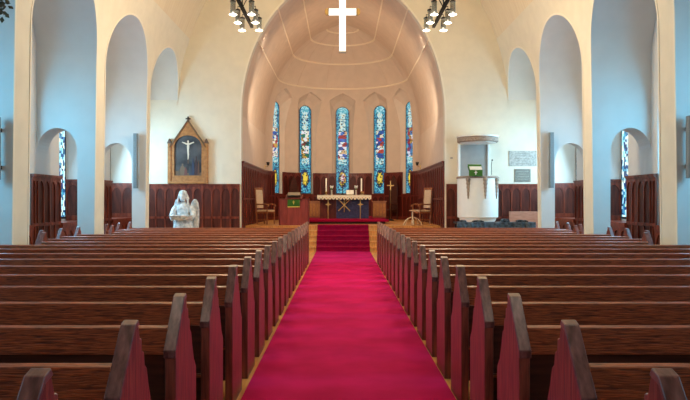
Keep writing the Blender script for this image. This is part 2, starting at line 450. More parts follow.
# ------------------------------------------------------------------ panelling
def panelling(fn, L, z0, z1, n, cap=True, tiers=True):
    """fn(s,t,z) -> xyz ; s along the wall, t into the room"""
    mb = MB(); field = MB()
    def bx(s0, s1, t0, t1, za, zb):
        vs = [fn(s, t, z) for s in (s0, s1) for t in (t0, t1) for z in (za, zb)]
        mb.add(vs, [(0, 1, 3, 2), (4, 6, 7, 5), (0, 4, 5, 1), (2, 3, 7, 6), (0, 2, 6, 4), (1, 5, 7, 3)])
    w = L / n; zm = z0 + (z1 - z0) * .50; st = min(.045, w * .14)
    for i in range(n):
        a, b = i * w, (i + 1) * w
        vs = [fn(s_, t_, z_) for s_ in (a, b) for t_ in (0, .02) for z_ in (z0, z1)]
        field.add(vs, [(0, 1, 3, 2), (4, 6, 7, 5), (0, 4, 5, 1), (2, 3, 7, 6), (0, 2, 6, 4), (1, 5, 7, 3)])
        bx(a, b, .02, .05, z0, z0 + .14)
        bx(a, b, .02, .045, zm - .035, zm + .035) if tiers else None
        bx(a, b, .02, .045, z1 - .12, z1 - .05)
        if cap: bx(a, b, 0, .085, z1 - .05, z1); bx(a, b, 0, .062, z1 - .075, z1 - .05)
        bx(a, a + st / 2, .02, .045, z0 + .14, z1 - .12); bx(b - st / 2, b, .02, .045, z0 + .14, z1 - .12)
        # pointed head spandrels
        a2, b2 = a + st / 2, b - st / 2; c = (a + b) / 2; hh = min(.30, (b2 - a2) * .85); zt = z1 - .12
        arc = [(a2 + (c - a2) * (1 - cos(pi / 2 * k / 6)) , zt - hh + (hh - .02) * sin(pi / 2 * k / 6)) for k in range(7)]
        for sgn in (1, -1):
            pts = arc + [(c, zt), (a2, zt)]
            pts = [(p if sgn == 1 else 2 * c - p, q) for p, q in pts]
            mb.prism(pts, .02, .042, lambda p, q, t: fn(p, t, q))
    return mb, field
def pan(fn, L, z0, z1, n, m='dado', **k):
    mb, field = panelling(fn, L, z0, z1, n, **k)
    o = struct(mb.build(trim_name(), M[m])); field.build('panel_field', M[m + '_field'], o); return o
for s in (-1, 1):
    pan(lambda q, t, z, s=s: (s * (3.26 + q), YB - t, z), 3.24, 0, 2.12, 11)
    pan(lambda q, t, z, s=s: (s * (AC - t), YB + .02 + q, z), YC - YB - .02, .45, 2.85, 14, 'dado_c')
    # outer aisle walls
    for (a, b) in BAYS[:4]:
        m = (a + b) / 2; ra, rb = m - 1.02, m + 1.22
        prev = a - .6
        pan(lambda q, t, z, s=s, y=prev: (s * (6.5 - t), y + q, z), ra - prev, 0, 2.14, 4)
        pan(lambda q, t, z, s=s, y=ra: (s * (6.5 - t), y + q, z), rb - ra, 0, 1.03, 6, tiers=False)
        pan(lambda q, t, z, s=s, y=rb: (s * (6.5 - t), y + q, z), min(b, 21.79) - rb, 0, 2.14, 2)
        # far reveal of the window recess
        pan(lambda q, t, z, s=s, y=rb: (s * (6.52 + q), y - t, z), .70, 1.06, 2.14, 2, tiers=False)
for i in range(6):
    e0 = -90 if i == 0 else WANG[i - 1] + 5.6
    e1 = 90 if i == 5 else WANG[i] - 5.6
    L = R(e1 - e0) * AC
    pan(lambda q, t, z, e0=e0: wl(e0 + math.degrees(q / AC), 0, AC - t, z), L, .775, 2.87, 4 if i in (0, 5) else 3, 'dado_c')
for ang in WANG:
    L = R(11.2) * AC
    pan(lambda q, t, z, e0=ang - 5.6: wl(e0 + math.degrees(q / AC), 0, AC - t, z), L, .775, 1.92, 2, 'dado_c', tiers=False)

# ------------------------------------------------------------------ stained glass
def srgb(*c): return tuple((v / 255 / 12.92 if v / 255 <= .04045 else ((v / 255 + .055) / 1.055) ** 2.4) for v in c)
BL = [srgb(45, 125, 160), srgb(25, 80, 125), srgb(65, 155, 175), srgb(110, 190, 200), srgb(35, 110, 115)]
PALE = [srgb(170, 215, 220), srgb(205, 228, 222), srgb(140, 200, 212), srgb(215, 220, 195)]
def apse_col(u, v, k, rnd):
    d = rnd.random()
    if abs(u) > .74: return rnd.choice(BL[:3] + [srgb(90, 180, 200)])
    if v > .93: return rnd.choice(BL[2:4] + PALE[:1])
    if d < .10: return srgb(18, 30, 50)
    if v > .72:
        h = abs(sin(v * 55 + k)) * .45
        return rnd.choice(PALE) if abs(u) < .22 + h * .6 else rnd.choice(BL)
    if v > .40:
        P5 = [[(215, 225, 220), (165, 40, 40), (40, 90, 165), (190, 150, 70), (230, 225, 205)], [(225, 222, 200), (190, 150, 60), (30, 110, 90), (225, 230, 225), (120, 60, 40)], [(50, 100, 180), (225, 225, 228), (150, 35, 40), (205, 170, 120), (40, 70, 140)],
              [(30, 110, 90), (215, 210, 190), (40, 80, 150), (170, 60, 50), (225, 225, 215)], [(90, 50, 110), (215, 215, 225), (170, 130, 60), (60, 120, 170), (150, 40, 50)]][k]
        hsh = random.Random(k * 91 + int(v * 22) * 13 + int((u + 1) * 1.7 + .4 * sin(v * 60)) * 5)
        if abs(u) < .60: return srgb(*[min(255, c + rnd.randint(-18, 18)) if c < 237 else c for c in hsh.choice(P5)])
        return rnd.choice(BL)
    if v > .33: return rnd.choice(PALE + BL[2:4]) if abs(u) < .6 else rnd.choice(BL)
    q = (u / .52) ** 2 + ((v - .17) / .085) ** 2
    if q < .45: return srgb(235, 205, 70) if k != 2 else rnd.choice([srgb(230, 220, 215), srgb(150, 60, 80)])
    if q < 1: return srgb(190, 160, 50) if d < .6 else srgb(40, 60, 40)
    if q < 1.5: return srgb(20, 50, 90)
    return rnd.choice(BL[:4])
def aisle_col(u, v, k, rnd):
    d = rnd.random()
    if abs(u) > .5 and d < .5: return rnd.choice([srgb(200, 235, 245), srgb(20, 60, 110), srgb(150, 215, 235), srgb(60, 130, 170)])
    if .35 < v < .75 and abs(u) < .5: return rnd.choice([srgb(30, 60, 110), srgb(60, 110, 150), srgb(190, 225, 235)])
    return rnd.choice(PALE + PALE + BL[:4]) if d < .85 else srgb(20, 50, 90)
def glass(fn, w, z0, zs, zap, nx, nz, cf, k, matname, parent, seed):
    """fn(p,z)->xyz. one mesh, one colour per leaded piece"""
    rnd = random.Random(seed); vs = []; fs = []; cols = []
    for j in range(nz + 1):
        for i in range(nx + 1):
            p = -w + 2 * w * i / nx; z = z0 + (zap - z0) * j / nz
            if 0 < i < nx: p += rnd.uniform(-.3, .3) * 2 * w / nx
            if 0 < j < nz: z += rnd.uniform(-.3, .3) * (zap - z0) / nz
            lim = w if z < zs else w * sqrt(max(0, 1 - ((z - zs) / (zap - zs + .001)) ** 2))
            p = max(-lim, min(lim, p)); vs.append(fn(p, z))
    for j in range(nz):
        for i in range(nx):
            a = j * (nx + 1) + i; fs.append((a, a + 1, a + nx + 2, a + nx + 1))
            cols.append(cf((i + .5) / nx * 2 - 1, (j + .5) / nz, k, rnd))
    me = bpy.data.meshes.new('glass'); me.from_pydata(vs, [], fs); me.update()
    ca = me.color_attributes.new('glass', 'FLOAT_COLOR', 'CORNER')
    for pi_, p in enumerate(me.polygons):
        for li in p.loop_indices: ca.data[li].color = (*cols[pi_], 1)
    me.materials.append(M[matname])
    o = bpy.data.objects.new('glass', me); col.objects.link(o); o.parent = parent; return o
wn = [0]
def window(fn, w, z0, zs, zap, nx, nz, cf, k, matname, t=.024, dp=.03):
    """fn(p, z, depth)"""
    wn[0] += 1
    pts = [(-w, z0), (-w, zs)] + [(-w * cos(pi * i / 16), zs + (zap - zs) * sin(pi * i / 16)) for i in range(1, 16)] + [(w, zs), (w, z0)]
    cx, cz = 0, (z0 + zap) / 2
    vs = []; fs = []; n = len(pts)
    for (p, z) in pts:
        for (sc, d) in ((1, 0), (1, dp), (None, dp), (None, 0)):
            if sc: vs.append(fn(p, z, d))
            else:
                kx = (w - t) / w; kz = (zap - zs - t) / (zap - zs) if z > zs else 1
                vs.append(fn(p * kx, (zs + (z - zs) * kz) if z > zs else (z0 + t if z == z0 else z), d))
    for i in range(n):
        j = (i + 1) % n
        for a in range(4):
            b = (a + 1) % 4; fs.append((i * 4 + a, i * 4 + b, j * 4 + b, j * 4 + a))
    mb = MB().add(vs, fs)
    nb = 7
    for i in range(1, nb):
        z = z0 + (zap - z0) * i / nb
        if z > zs: break
        vv = [fn(p, zz, d) for p in (-w, w) for zz in (z - .009, z + .009) for d in (.005, dp * .6)]
        mb.add(vv, [(0, 1, 3, 2), (4, 6, 7, 5), (0, 4, 5, 1), (2, 3, 7, 6), (0, 2, 6, 4), (1, 5, 7, 3)])
    fr = struct(mb.build('window_%d' % wn[0], M['lead']))
    glass(lambda p, z: fn(p, z, .012), w - .01, z0 + .01, zs, zap - .01, nx, nz, cf, k, matname, fr, wn[0] * 7 + k)
    return fr
for k, ang in enumerate(WANG):
    window(lambda p, z, d, ang=ang: wl(ang, p, 3.37 - d, z), .305, 1.93, 5.70, 5.95, 12, 96, apse_col, k, 'stained')
for s in (-1, 1):
    for (a, b) in BAYS:
        m = (a + b) / 2 + .10
        window(lambda p, z, d, s=s, m=m: (s * (7.245 - d), m + p, z), 1.09, 1.12, 3.3, 4.15, 26, 40, aisle_col, 0, 'stained_aisle', t=.05, dp=.016)
        struct(MB().box(*sorted((s * 6.42, s * 7.2)), m - 1.10, m + 1.10, 1.03, 1.075).build(trim_name(), M['dado']))

# ------------------------------------------------------------------ pews
PROF = [(0, 0), (0, .80), (.19, 1.045), (.225, 1.058), (.245, 1.05), (.265, .99), (.29, .985), (.30, .93), (.325, .92), (.34, .86), (.37, .84), (.40, .74), (.44, .66), (.50, .60), (.50, 0)]
PROF = [(u, z - .018 if z > .75 else z) for u, z in PROF]
def make_pew(length, label, group):
    """local: x from 0 (aisle end) outward along +x, y forward, origin on the floor at the rear of the aisle end"""
    t = empty('pew', label, 'pew', group=group)
    for x0 in (0, length - .056):
        en = MB().prism(PROF, x0, x0 + .056, lambda p, q, a: (a, p, q)).build('end_panel', M['pewend'], t, bevel=.006)
        # sloping cap on the rear shoulder
        cp = [(-.016, .775), (-.016, .815), (.185, 1.062), (.232, 1.075), (.250, 1.05), (.19, 1.035), (0, .79), (0, .775)]
        cp = [(u, z - .018) for u, z in cp]
        MB().prism(cp, x0 - .003, x0 + .059, lambda p, q, a: (a, p, q)).build('end_cap', M['cap'], en, bevel=.004)
    a, b = .056, length - .056
    MB().prism([(.055, .76), (.05, .900), (.085, .910), (.10, .76)], a, b, lambda p, q, x: (x, p, q)).build('top_rail', M['pew'], t, bevel=.004)
    MB().prism([(.135, .40), (.085, .755), (.105, .755), (.155, .40)], a, b, lambda p, q, x: (x, p, q)).build('back_panel', M['pewdark'], t)  # darkened oak: the shaded gap below the rail put into the colour
    nst = max(2, round((b - a) / 1.1))
    for i in range(1, nst):
        x = a + (b - a) * i / nst
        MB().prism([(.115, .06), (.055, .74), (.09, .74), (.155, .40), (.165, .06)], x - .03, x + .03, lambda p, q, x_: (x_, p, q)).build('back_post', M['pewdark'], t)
    MB().prism([(.12, .41), (.12, .435), (.49, .455), (.505, .44), (.49, .42)], a, b, lambda p, q, x: (x, p, q)).build('seat', M['pew'], t, bevel=.004)
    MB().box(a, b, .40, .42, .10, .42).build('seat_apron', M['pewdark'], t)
    return t
ORD = ['', 'first', 'second', 'third', 'fourth', 'fifth', 'sixth', 'seventh', 'eighth', 'ninth', 'tenth']
protos = {}
NR = 19
ends = {0: 4.93, 1: 5.32}
for s in (1, -1):
    side = 'right' if s > 0 else 'left'
    for k in range(NR):
        d_tip = 2.03 + .845 * k; y0 = d_tip - .21
        yc = y0 + .25
        inbay = any(a + .30 < yc < b - .12 for a, b in BAYS)
        xe = 5.36 if inbay else 4.97
        x_in = (.870 if k < 2 else .850) if s > 0 else max(.875, .920 - .0112 * k)
        L = round(xe - x_in, 2)
        fromfront = NR - k
        if fromfront <= 9: lab = 'dark oak pew %s of the red carpet, %s row counted from the chancel steps' % (side, ORD[fromfront])
        else: lab = 'dark oak pew %s of the red carpet, %s row counted from the nearest row' % (side, ORD[k + 1])
        key = L
        if key not in protos:
            o = make_pew(L, lab, 'oak pews %s of the aisle' % side); protos[key] = o
        else:
            o = copy_tree(protos[key]); o['label'] = lab; o['group'] = 'oak pews %s of the aisle' % side
        o.location = (s * x_in, y0, 0)
        if s < 0: o.scale = (-1, 1, 1)

# ------------------------------------------------------------------ hanging cross
e = empty('hanging_cross', 'lit white cross with gold arm tips hanging before the chancel arch', 'cross', (-.02, 20, 5.87))
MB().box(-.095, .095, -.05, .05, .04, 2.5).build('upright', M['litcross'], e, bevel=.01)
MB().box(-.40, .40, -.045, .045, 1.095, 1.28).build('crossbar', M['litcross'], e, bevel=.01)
MB().box(-.10, .10, -.055, .055, 0, .04).build('foot_cap', M['grey'], e)
for s in (-1, 1):
    c = MB(); c.prism([(s * .42, 1.09), (s * .42, 1.285), (s * .47, 1.28), (s * .51, 1.235), (s * .51, 1.14), (s * .47, 1.095)], -.05, .05, lambda p, q, a: (p, a, q))
    c.build('arm_tip', M['gold'], e)
    MB().box(*sorted((s * .40, s * .42)), -.05, .05, 1.09, 1.285).build('tip_band', M['darkmetal'], e)
    MB().tube([(s * .06, 0, 2.5), (s * .06, 0, 4.62)], .008, 6).build('wire', M['darkmetal'], e)

# ------------------------------------------------------------------ chandeliers
def chandelier(loc, label):
    e = empty('chandelier', label, 'chandelier', loc, group='bar chandeliers')
    MB().box(-.03, .03, -2.05, 2.0, .10, .15).build('bar', M['matt'], e)
    for y in (-.6, .6):
        MB().tube([(0, y, .14), (0, y, 10.2 - loc[2])], .012, 8).build('hanger', M['darkmetal'], e)
    for y in (-1.8, -1.2, -.6, .6, 1.2, 1.8):
        for s in (-1, 1):
            x = s * .175
            a = MB().tube([(0, y, .13), (s * .09, y, .30), (x, y, .33), (x, y, .27)], .010, 6).build('lamp_arm', M['darkmetal'], e)
            MB().lathe([(.052, 0), (.052, .25), (.048, .25), (.048, .0)], (x, y, 0), 14).build('glass_shade', M['glass'], a, smooth=True)
            MB().lathe([(.056, .235), (.056, .26), (.02, .28)], (x, y, 0), 14).build('shade_cap', M['darkmetal'], a)
            MB().lathe([(.01, -.014), (.055, -.012), (.078, 0), (.055, .014), (.02, .025), (.012, .06)], (x, y, 0), 14).build('bulb', M['bulb'], a, smooth=True)
    return e
chandelier((-1.92, 12.4, 5.08), 'dark bar chandelier with glass cylinder lamps, left of the hanging cross')
chandelier((1.87, 12.4, 5.08), 'dark bar chandelier with glass cylinder lamps, right of the hanging cross')

# hanging leafy ornament at the upper left corner
lp = P(3.5, 6, 8.6)
e = empty('hanging_garland', 'dark leafy ornament hanging at the upper left before the nearest pillar', 'garland', (lp[0] - .02, 8.6, lp[2] - .12))
MB().tube([(0, 0, .1), (0, 0, 3.2)], .006, 6).build('cord', M['darkmetal'], e)
mb = MB()
for i in range(70):
    a = random.uniform(0, 2 * pi); r = random.uniform(.0, .12); z = random.uniform(0, .55)
    c = Vector((r * cos(a) + .35 * max(0, z - .3) * random.random(), r * sin(a), z)); u = Vector((random.uniform(-1, 1), random.uniform(-1, 1), random.uniform(-1, .2))).normalized(); v = u.orthogonal().normalized()
    L_, W_ = .085, .03
    mb.add([c, c + u * L_ * .5 + v * W_, c + u * L_, c + u * L_ * .5 - v * W_, c + u * L_ * .5 + u.cross(v) * .006], [(0, 1, 4), (1, 2, 4), (2, 3, 4), (3, 0, 4), (0, 3, 2, 1)])
mb.build('leaves', M['leaf'], e)

# ------------------------------------------------------------------ column speakers
def speaker(px0, px1, py0, py1, d, label):
    x0, _, z1 = P(px0, py0, d); x1, _, z0 = P(px1, py1, d)
    e = empty('column_speaker', label, 'speaker', ((x0 + x1) / 2, d, z0), group='column loudspeakers on the arcade piers')
    w = (x1 - x0) / 2; h = z1 - z0
    MB().prism([(-w, -.10), (w, -.10), (w * .8, -.20), (-w * .8, -.20)], 0, h, lambda p, q, a: (p, q, a)).build('cabinet', M['speaker'], e, bevel=.006)
    MB().box(-w * .7, w * .7, -.207, -.2, .03, h - .03).build('grille', M['speaker'], e)
    for z in (h * .2, h * .8): MB().box(-.02, .02, -.1, 0, z - .03, z + .03).build('bracket', M['darkmetal'], e)
speaker(135, 139.6, 134, 188.5, 18.40, 'slim grey column speaker on the far left pier, near the framed painting')
speaker(547.2, 552.2, 133, 188, 18.40, 'slim grey column speaker on the far right pier, near the wall plaques')
speaker(-2.5, 4.2, 118, 180, 10.95, 'grey column speaker cut by the left photo edge on the nearest left pier')
speaker(682.3, 690.5, 117, 178.5, 10.95, 'grey column speaker by the right photo edge on the nearest right pier')

# ------------------------------------------------------------------ framed painting
d = YB
fx0, _, fz0 = P(168.5, 184, d); fx1, _, fz1 = P(208.5, 117, d)
W = fx1 - fx0; H = fz1 - fz0
e = empty('altar_painting', 'gilded gothic frame with crucifixion painting standing on the left wainscot', 'painting', (fx0, d, 2.125))
def fl(p, q, a): return (p * W, a, q * H)
# image panel
pic = [(.16, .12)] + [(.5 - .34 * cos(pi * i / 16), .55 + .17 * sin(pi * i / 16)) for i in range(17)] + [(.84, .12)]
MB().prism(pic, -.05, -.03, fl).build('canvas', mat('painting_sky', (.018, .016, .018), .4, color2=(.085, .08, .082), scale=2.5), e)
fr = MB()
outer_ = [(.08, .03), (.08, .56), (.5, .93), (.92, .56), (.92, .03)]
# frame: left stile, right stile, base, gable with arched opening
fr.prism([(.08, .03), (.08, .56), (.16, .56), (.16, .03)], -.10, 0, fl)
fr.prism([(.84, .03), (.84, .56), (.92, .56), (.92, .03)], -.10, 0, fl)
fr.prism([(.16, .03), (.16, .12), (.84, .12), (.84, .03)], -.10, 0, fl)
for s in (1, -1):
    arc = [(.5 - .34 * cos(pi * i / 16), .55 + .17 * sin(pi * i / 16)) for i in range(9)]
    g_ = [(.08, .56)] + arc + [(.5, .93)]
    g_ = [(p if s == 1 else 1 - p, q) for p, q in g_]
    fr.prism(g_, -.10, 0, fl)
fr.build('frame', M['framewood'], e)
MB().box(0, W, -.14, 0, 0, .035 * H).build('base_shelf', M['framewood'], e, bevel=.01)
gm = MB()
for s in (1, -1):
    q_ = [(.04, .55), (.5, .955), (.5, .925), (.06, .535)]
    gm.prism([(p if s == 1 else 1 - p, q) for p, q in q_], -.13, 0, fl)
gm.build('gable_moulding', mat('dark_gilded_edge', (.16, .08, .03), .5), e)
for x in (.0, .92):
    b = MB(); b.prism([(x, .03), (x, .60), (x + .08, .60), (x + .08, .03)], -.13, 0, fl).build('side_post', M['framewood'], e, bevel=.004)
    MB().prism([(x - .015, .60), (x + .04, .67), (x + .095, .60)], -.14, 0, fl).build('pinnacle', mat('dark_pinnacle', (.10, .05, .03), .5), e)
c = MB(); c.box(W / 2 - .02, W / 2 + .02, -.08, -.04, .93 * H, 1.0 * H); c.box(W / 2 - .075, W / 2 + .075, -.08, -.04, .958 * H, .978 * H)
c.build('finial_cross', mat('dark_finial', (.09, .05, .03), .5), e)
c = MB(); c.box(W * .485, W * .515, -.055, -.05, .30 * H, .66 * H); c.box(W * .34, W * .66, -.055, -.05, .60 * H, .618 * H)
c.build('painted_cross', mat('painted_timber', (.10, .05, .03), .5), e)
c = MB()
c.prism([(.475, .61), (.525, .61), (.53, .55), (.52, .50), (.525, .43), (.505, .36), (.49, .36), (.485, .43), (.475, .50), (.47, .55)], -.062, -.055, fl)
c.prism([(.48, .60), (.36, .625), (.345, .615), (.48, .575)], -.062, -.055, fl); c.prism([(.52, .60), (.64, .625), (.655, .615), (.52, .575)], -.062, -.055, fl)
c.prism([(.5 + .022 * cos(i * pi / 5), .628 + .018 * sin(i * pi / 5)) for i in range(10)], -.062, -.055, fl)
c.build('painted_figure', mat('painted_skin', (.72, .62, .48), .6), e)
for i, (x, w_, h_, cc) in enumerate([(.36, .16, .17, (.16, .10, .06)), (.44, .08, .12, (.16, .05, .04)), (.62, .08, .25, (.03, .04, .08)), (.70, .09, .28, (.05, .02, .02)), (.76, .05, .22, (.12, .05, .03)), (.28, .06, .09, (.12, .08, .05)), (.55, .05, .13, (.05, .06, .08))]):
    MB().prism([(x - w_ / 2, .13), (x - w_ * .3, .13 + h_ * .7), (x - w_ * .12, .13 + h_ * .82), (x - w_ * .1, .13 + h_), (x + w_ * .1, .13 + h_), (x + w_ * .14, .13 + h_ * .8), (x + w_ * .35, .13 + h_ * .65), (x + w_ / 2, .13)], -.06 - i * .001, -.05, fl).build('painted_mourner', mat('painted_robe', cc, .6), e)
MB().prism([(.16, .12), (.16, .20), (.35, .17), (.6, .15), (.84, .17), (.84, .12)], -.054, -.05, fl).build('painted_ground', mat('painted_earth', (.15, .09, .05), .6), e)

# ------------------------------------------------------------------ angel statue
ax, _, _ = P(183, 200, 20.3)
e = empty('angel_statue', 'white marble angel statue holding a shallow bowl before the left wainscot', 'statue', (ax, 20.3, 0))
MB().prism([(-.42, -.38), (.42, -.38), (.42, .38), (-.42, .38)], 0, .30, lambda p, q, a: (p, q, a)).build('plinth', M['marble'], e, bevel=.02)
mb = MB()
fold = lambda a, z: 1 + .12 * sin(a * 11 + z * 3) * max(0, min(1, (1.2 - z) * 1.4)) + .02 * sin(a * 5)
mb.lathe([(.36, .30), (.37, .36), (.33, .6), (.28, .85), (.22, 1.02), (.185, 1.10), (.20, 1.2), (.22, 1.34), (.215, 1.41), (.14, 1.48), (.085, 1.535), (.062, 1.57), (.06, 1.62)], (0, .04, 0), 48, 1, .72, fold)
# head
mb.lathe([(.03, 1.565), (.065, 1.58), (.09, 1.64), (.10, 1.70), (.10, 1.76), (.085, 1.82), (.05, 1.865), (.005, 1.88)], (0, -.03, 0), 20, .92, 1.05)
mb.tube([(0, -.125, 1.73), (0, -.15, 1.69), (0, -.13, 1.68)], [.008, .014, .01], 6)
body = mb.build('figure', M['marble'], e, smooth=True)
hr = MB()
hr.lathe([(.10, 1.66), (.122, 1.74), (.122, 1.80), (.10, 1.86), (.05, 1.895), (.01, 1.90)], (0, -.005, 0), 22, 1, 1.05, lambda a, z: 1 + .05 * sin(a * 9) if sin(a) > -.45 or z > 1.83 else .74)
for s in (-1, 1):
    for j in range(3):
        hr.tube([(s * .10, -.02 + j * .04, 1.78), (s * (.13 + .01 * j), -.03 + j * .04, 1.66), (s * .145, -.05 + j * .04, 1.55), (s * (.15 + .02 * j), -.08 + j * .05, 1.44)], [.026, .026, .020, .008], 8)
hr.build('hair', M['marble'], e, smooth=True)
ar = MB()
for s in (-1, 1):
    ar.tube([(s * .19, .03, 1.42), (s * .27, .02, 1.30), (s * .31, -.04, 1.14), (s * .27, -.16, 1.07), (s * .20, -.28, 1.10), (s * .15, -.33, 1.12)], [.085, .088, .085, .07, .045, .032], 12)
    for j in range(5):
        a0 = -.35 + j * .17
        ar.tube([(s * .16, -.32, 1.12), (s * (.13 - .02 * j), -.37 - .004 * j, 1.10), (s * (.10 - .03 * j), -.385, 1.085)], [.013, .011, .008], 6)
ar.build('arms', M['marble'], e, smooth=True)
MB().lathe([(.06, 1.02), (.19, 1.04), (.29, 1.09), (.345, 1.16), (.325, 1.165), (.25, 1.10), (.10, 1.07), (.01, 1.06)], (0, -.28, 0), 32, 1, .62, lambda a, z: 1 + .03 * cos(a * 12)).build('bowl', M['marble'], e, smooth=True)
for s in (-1, 1):
    sc_ = 1.0 if s > 0 else .98
    wing = [(.10, .62), (.12, 1.0), (.14, 1.30), (.19, 1.52), (.27, 1.64), (.34, 1.63), (.40, 1.52), (.425, 1.32), (.42, 1.05), (.40, .80), (.36, .60), (.30, .45), (.22, .42)]
    wing = [(x * (1 if s > 0 else .78), z) for x, z in wing]
    wm = MB().prism(wing, .19, .25, lambda p, q, a: (s * p, a + .12 * p, q)).build('wing', M['marble'], e, bevel=.02)
    fe = MB()
    for j in range(7):
        x = (.15 + j * .042) * (1 if s > 0 else .78)
        fe.tube([(s * x, .17 + .12 * x, 1.50 - abs(j - 3) * .03), (s * x * 1.03, .17 + .12 * x, 1.0), (s * x, .18 + .12 * x, .55 + j * .02)], [.018, .022, .008], 6)
    fe.build('feathers', M['marble'], wm, smooth=True)

# ------------------------------------------------------------------ pulpit
ux, _, _ = P(478.8, 200, 20.9)
UY = 21.08
e = empty('pulpit', 'white round pulpit with flat sounding board against the right front wall', 'pulpit', (ux, UY, 0))
RP = .615
MB().lathe([(.40, 0), (.44, .02), (.44, .55), (.40, .62), (.42, .70), (.50, .82), (.50, .95), (.54, 1.0), (.56, 1.09)], n=48).build('base', M['white'], e, smooth=True)
MB().lathe([(RP - .05, 1.07), (RP, 1.09), (RP, 2.28), (RP - .05, 2.28), (RP - .05, 1.3), (.01, 1.29)], n=56).build('drum', M['white'], e, smooth=True)
MB().lathe([(RP - .06, 2.26), (RP + .02, 2.26), (RP + .03, 2.30), (RP + .01, 2.33), (RP - .06, 2.33)], n=56).build('rim', M['carved'], e, smooth=True)
MB().box(-.47, .47, .62, .70, 2.2, 3.36).build('back_panel', M['grey'], e)
for s in (-1, 1): MB().box(*sorted((s * .43, s * .50)), .56, .70, 2.2, 3.36).build('back_frame', M['white'], e, bevel=.01)
cb = MB().lathe([(.02, 3.36), (.58, 3.36), (.62, 3.38), (.62, 3.50), (.58, 3.53), (.02, 3.54)], n=56, sy=.95).build('sounding_board', M['carved'], e, smooth=True)
MB().lathe([(.02, 3.345), (.54, 3.345), (.56, 3.37), (.02, 3.37)], n=56, sy=.95).build('soffit', M['white'], cb)
MB().lathe([(.02, 3.52), (.635, 3.52), (.635, 3.555), (.02, 3.56)], n=56, sy=.95).build('top_rim', M['white'], cb)
for px, ln in ((464.5, .62), (481, .62), (493.8, .62)):
    x = (px - 477.3) * 20.5 / F
    x = max(-.60, min(.60, x)); y = -sqrt(max(.001, (RP + .012) ** 2 - x * x))
    ps = []; rs = []
    for j in range(12):
        t_ = j / 11; ps.append((x, y, 2.27 - ln * t_)); rs.append((.072 * (1 - t_ * .72)) * (1.15 if j % 2 else .85))
    MB().tube(ps, rs, 8).build('carved_drop', M['carved'], e)
dk = empty('book_stand', 'brass book stand with green cross cloth on the pulpit rim', 'stand', (ux - .19, UY - .57, 2.335))
MB().tube([(0, .05, 0), (0, .05, .14)], .02, 8).build('post', M['brass'], dk)
MB().prism([(-.10, .12), (.14, .26), (.14, .29), (-.10, .15)], -.20, .20, lambda p, q, a: (a, p, q)).build('rest', M['darkmetal'], dk)
MB().prism([(-.12, .15), (.14, .30), (.14, .35), (-.12, .19)], -.17, .19, lambda p, q, a: (a, p, q)).build('book', M['paper'], dk)
MB().prism([(-.125, -.02), (-.125, .16), (.10, .34), (.11, .325), (-.11, .15), (-.11, -.02)], -.20, .20, lambda p, q, a: (a, p, q)).build('green_cloth', M['green'], dk)
c = MB(); c.box(-.014, .014, -.131, -.125, .02, .14); c.box(-.045, .045, -.131, -.125, .075, .10); c.build('cloth_cross', M['petal'], dk)
mc = empty('microphone', 'thin black gooseneck microphone above the pulpit rim', 'microphone', (ux + .30, UY - .59, 2.335))
MB().tube([(0, 0, .02), (0, .02, .30), (.0, -.02, .42), (0, -.06, .45)], .008, 6).build('gooseneck', M['black'], mc)
MB().ball((0, -.08, .455), .025, 8).build('capsule', M['black'], mc)

# plaques on the right front wall
def plaque(px0, px1, py0, py1, m, label):
    x0, _, z1 = P(px0, py0, YB); x1, _, z0 = P(px1, py1, YB)
    e = empty('wall_plaque', label, 'plaque', ((x0 + x1) / 2, YB, z0)); w = (x1 - x0) / 2; h = z1 - z0
    MB().box(-w, w, -.025, 0, 0, h).build('slab', m, e, bevel=.005)
    t = MB(); r = random.Random(px0)
    n = max(3, int(h / .07))
    for i in range(1, n):
        z = h - h * i / n; a = w * r.uniform(.45, .8); t.box(-a, a, -.027, -.025, z - .004, z + .004)
    t.build('inscription', M['stone'] if m is M['stone2'] else M['stone2'], e)
    for sx in (-1, 1):
        for zz in (.03, h - .03): MB().ball((sx * (w - .03), -.026, zz), .012, 6).build('stud', M['brass'], e)
plaque(508.8, 536.5, 151, 166, M['stone'], 'wide pale stone wall plaque, upper of the two right of the pulpit')
plaque(514.3, 530.5, 169, 181.8, M['stone2'], 'smaller dark metal wall plaque, lower of the two right of the pulpit')
x, _, z = P(451.5, 158, YB)
sw = MB().box(x - .04, x + .04, YB - .012, YB, z - .025, z + .025); sw.build('wall_switch', M['grey'], bevel=.003)
tag(bpy.data.objects['wall_switch'], 'small grey switch plate on the cream wall left of the pulpit', 'switch')

# bench and dark table beside the pulpit
x0, _, zt = P(511, 211.5, 21.4); x1, _, _ = P(537, 211.5, 21.4)
e = empty('side_bench', 'pinkish brown wooden bench back against the right wainscot beside the pulpit', 'bench', (x0, 21.35, 0))
L = .95
MB().box(0, L, .28, .32, .55, zt).build('back', M['benchwood'], e, bevel=.005)
MB().box(0, L, -.10, .28, .42, .46).build('seat', M['benchwood'], e, bevel=.005)
for x in (.02, L - .06):
    MB().box(x, x + .05, -.08, -.03, 0, .42).build('leg', M['benchwood'], e); MB().box(x, x + .05, .26, .31, 0, .60).build('leg', M['benchwood'], e)
x0, _, _ = P(455, 220, 19.6); x1, _, zt = P(533, 219.5, 19.6)
e = empty('draped_table', 'long low table under dark blue black cloth in front of the pulpit', 'table', ((x0 + x1) / 2, 19.6, 0))
w = (x1 - x0) / 2
MB().box(-w, w, -.28, .28, zt - .12, zt - .08).build('tabletop', M['black'], e)
cl = MB(); n = 60; vs = []; fs = []
for i in range(n + 1):
    x = -w + 2 * w * i / n; wv = .012 * sin(i * 1.3) + .01 * sin(i * .7)
    vs += [(x, .30, zt - .09), (x, .29, zt - .07), (x, -.29 - wv * .3, zt - .07), (x, -.31 - wv, zt - .2), (x, -.31 - wv * 1.6, .12)]
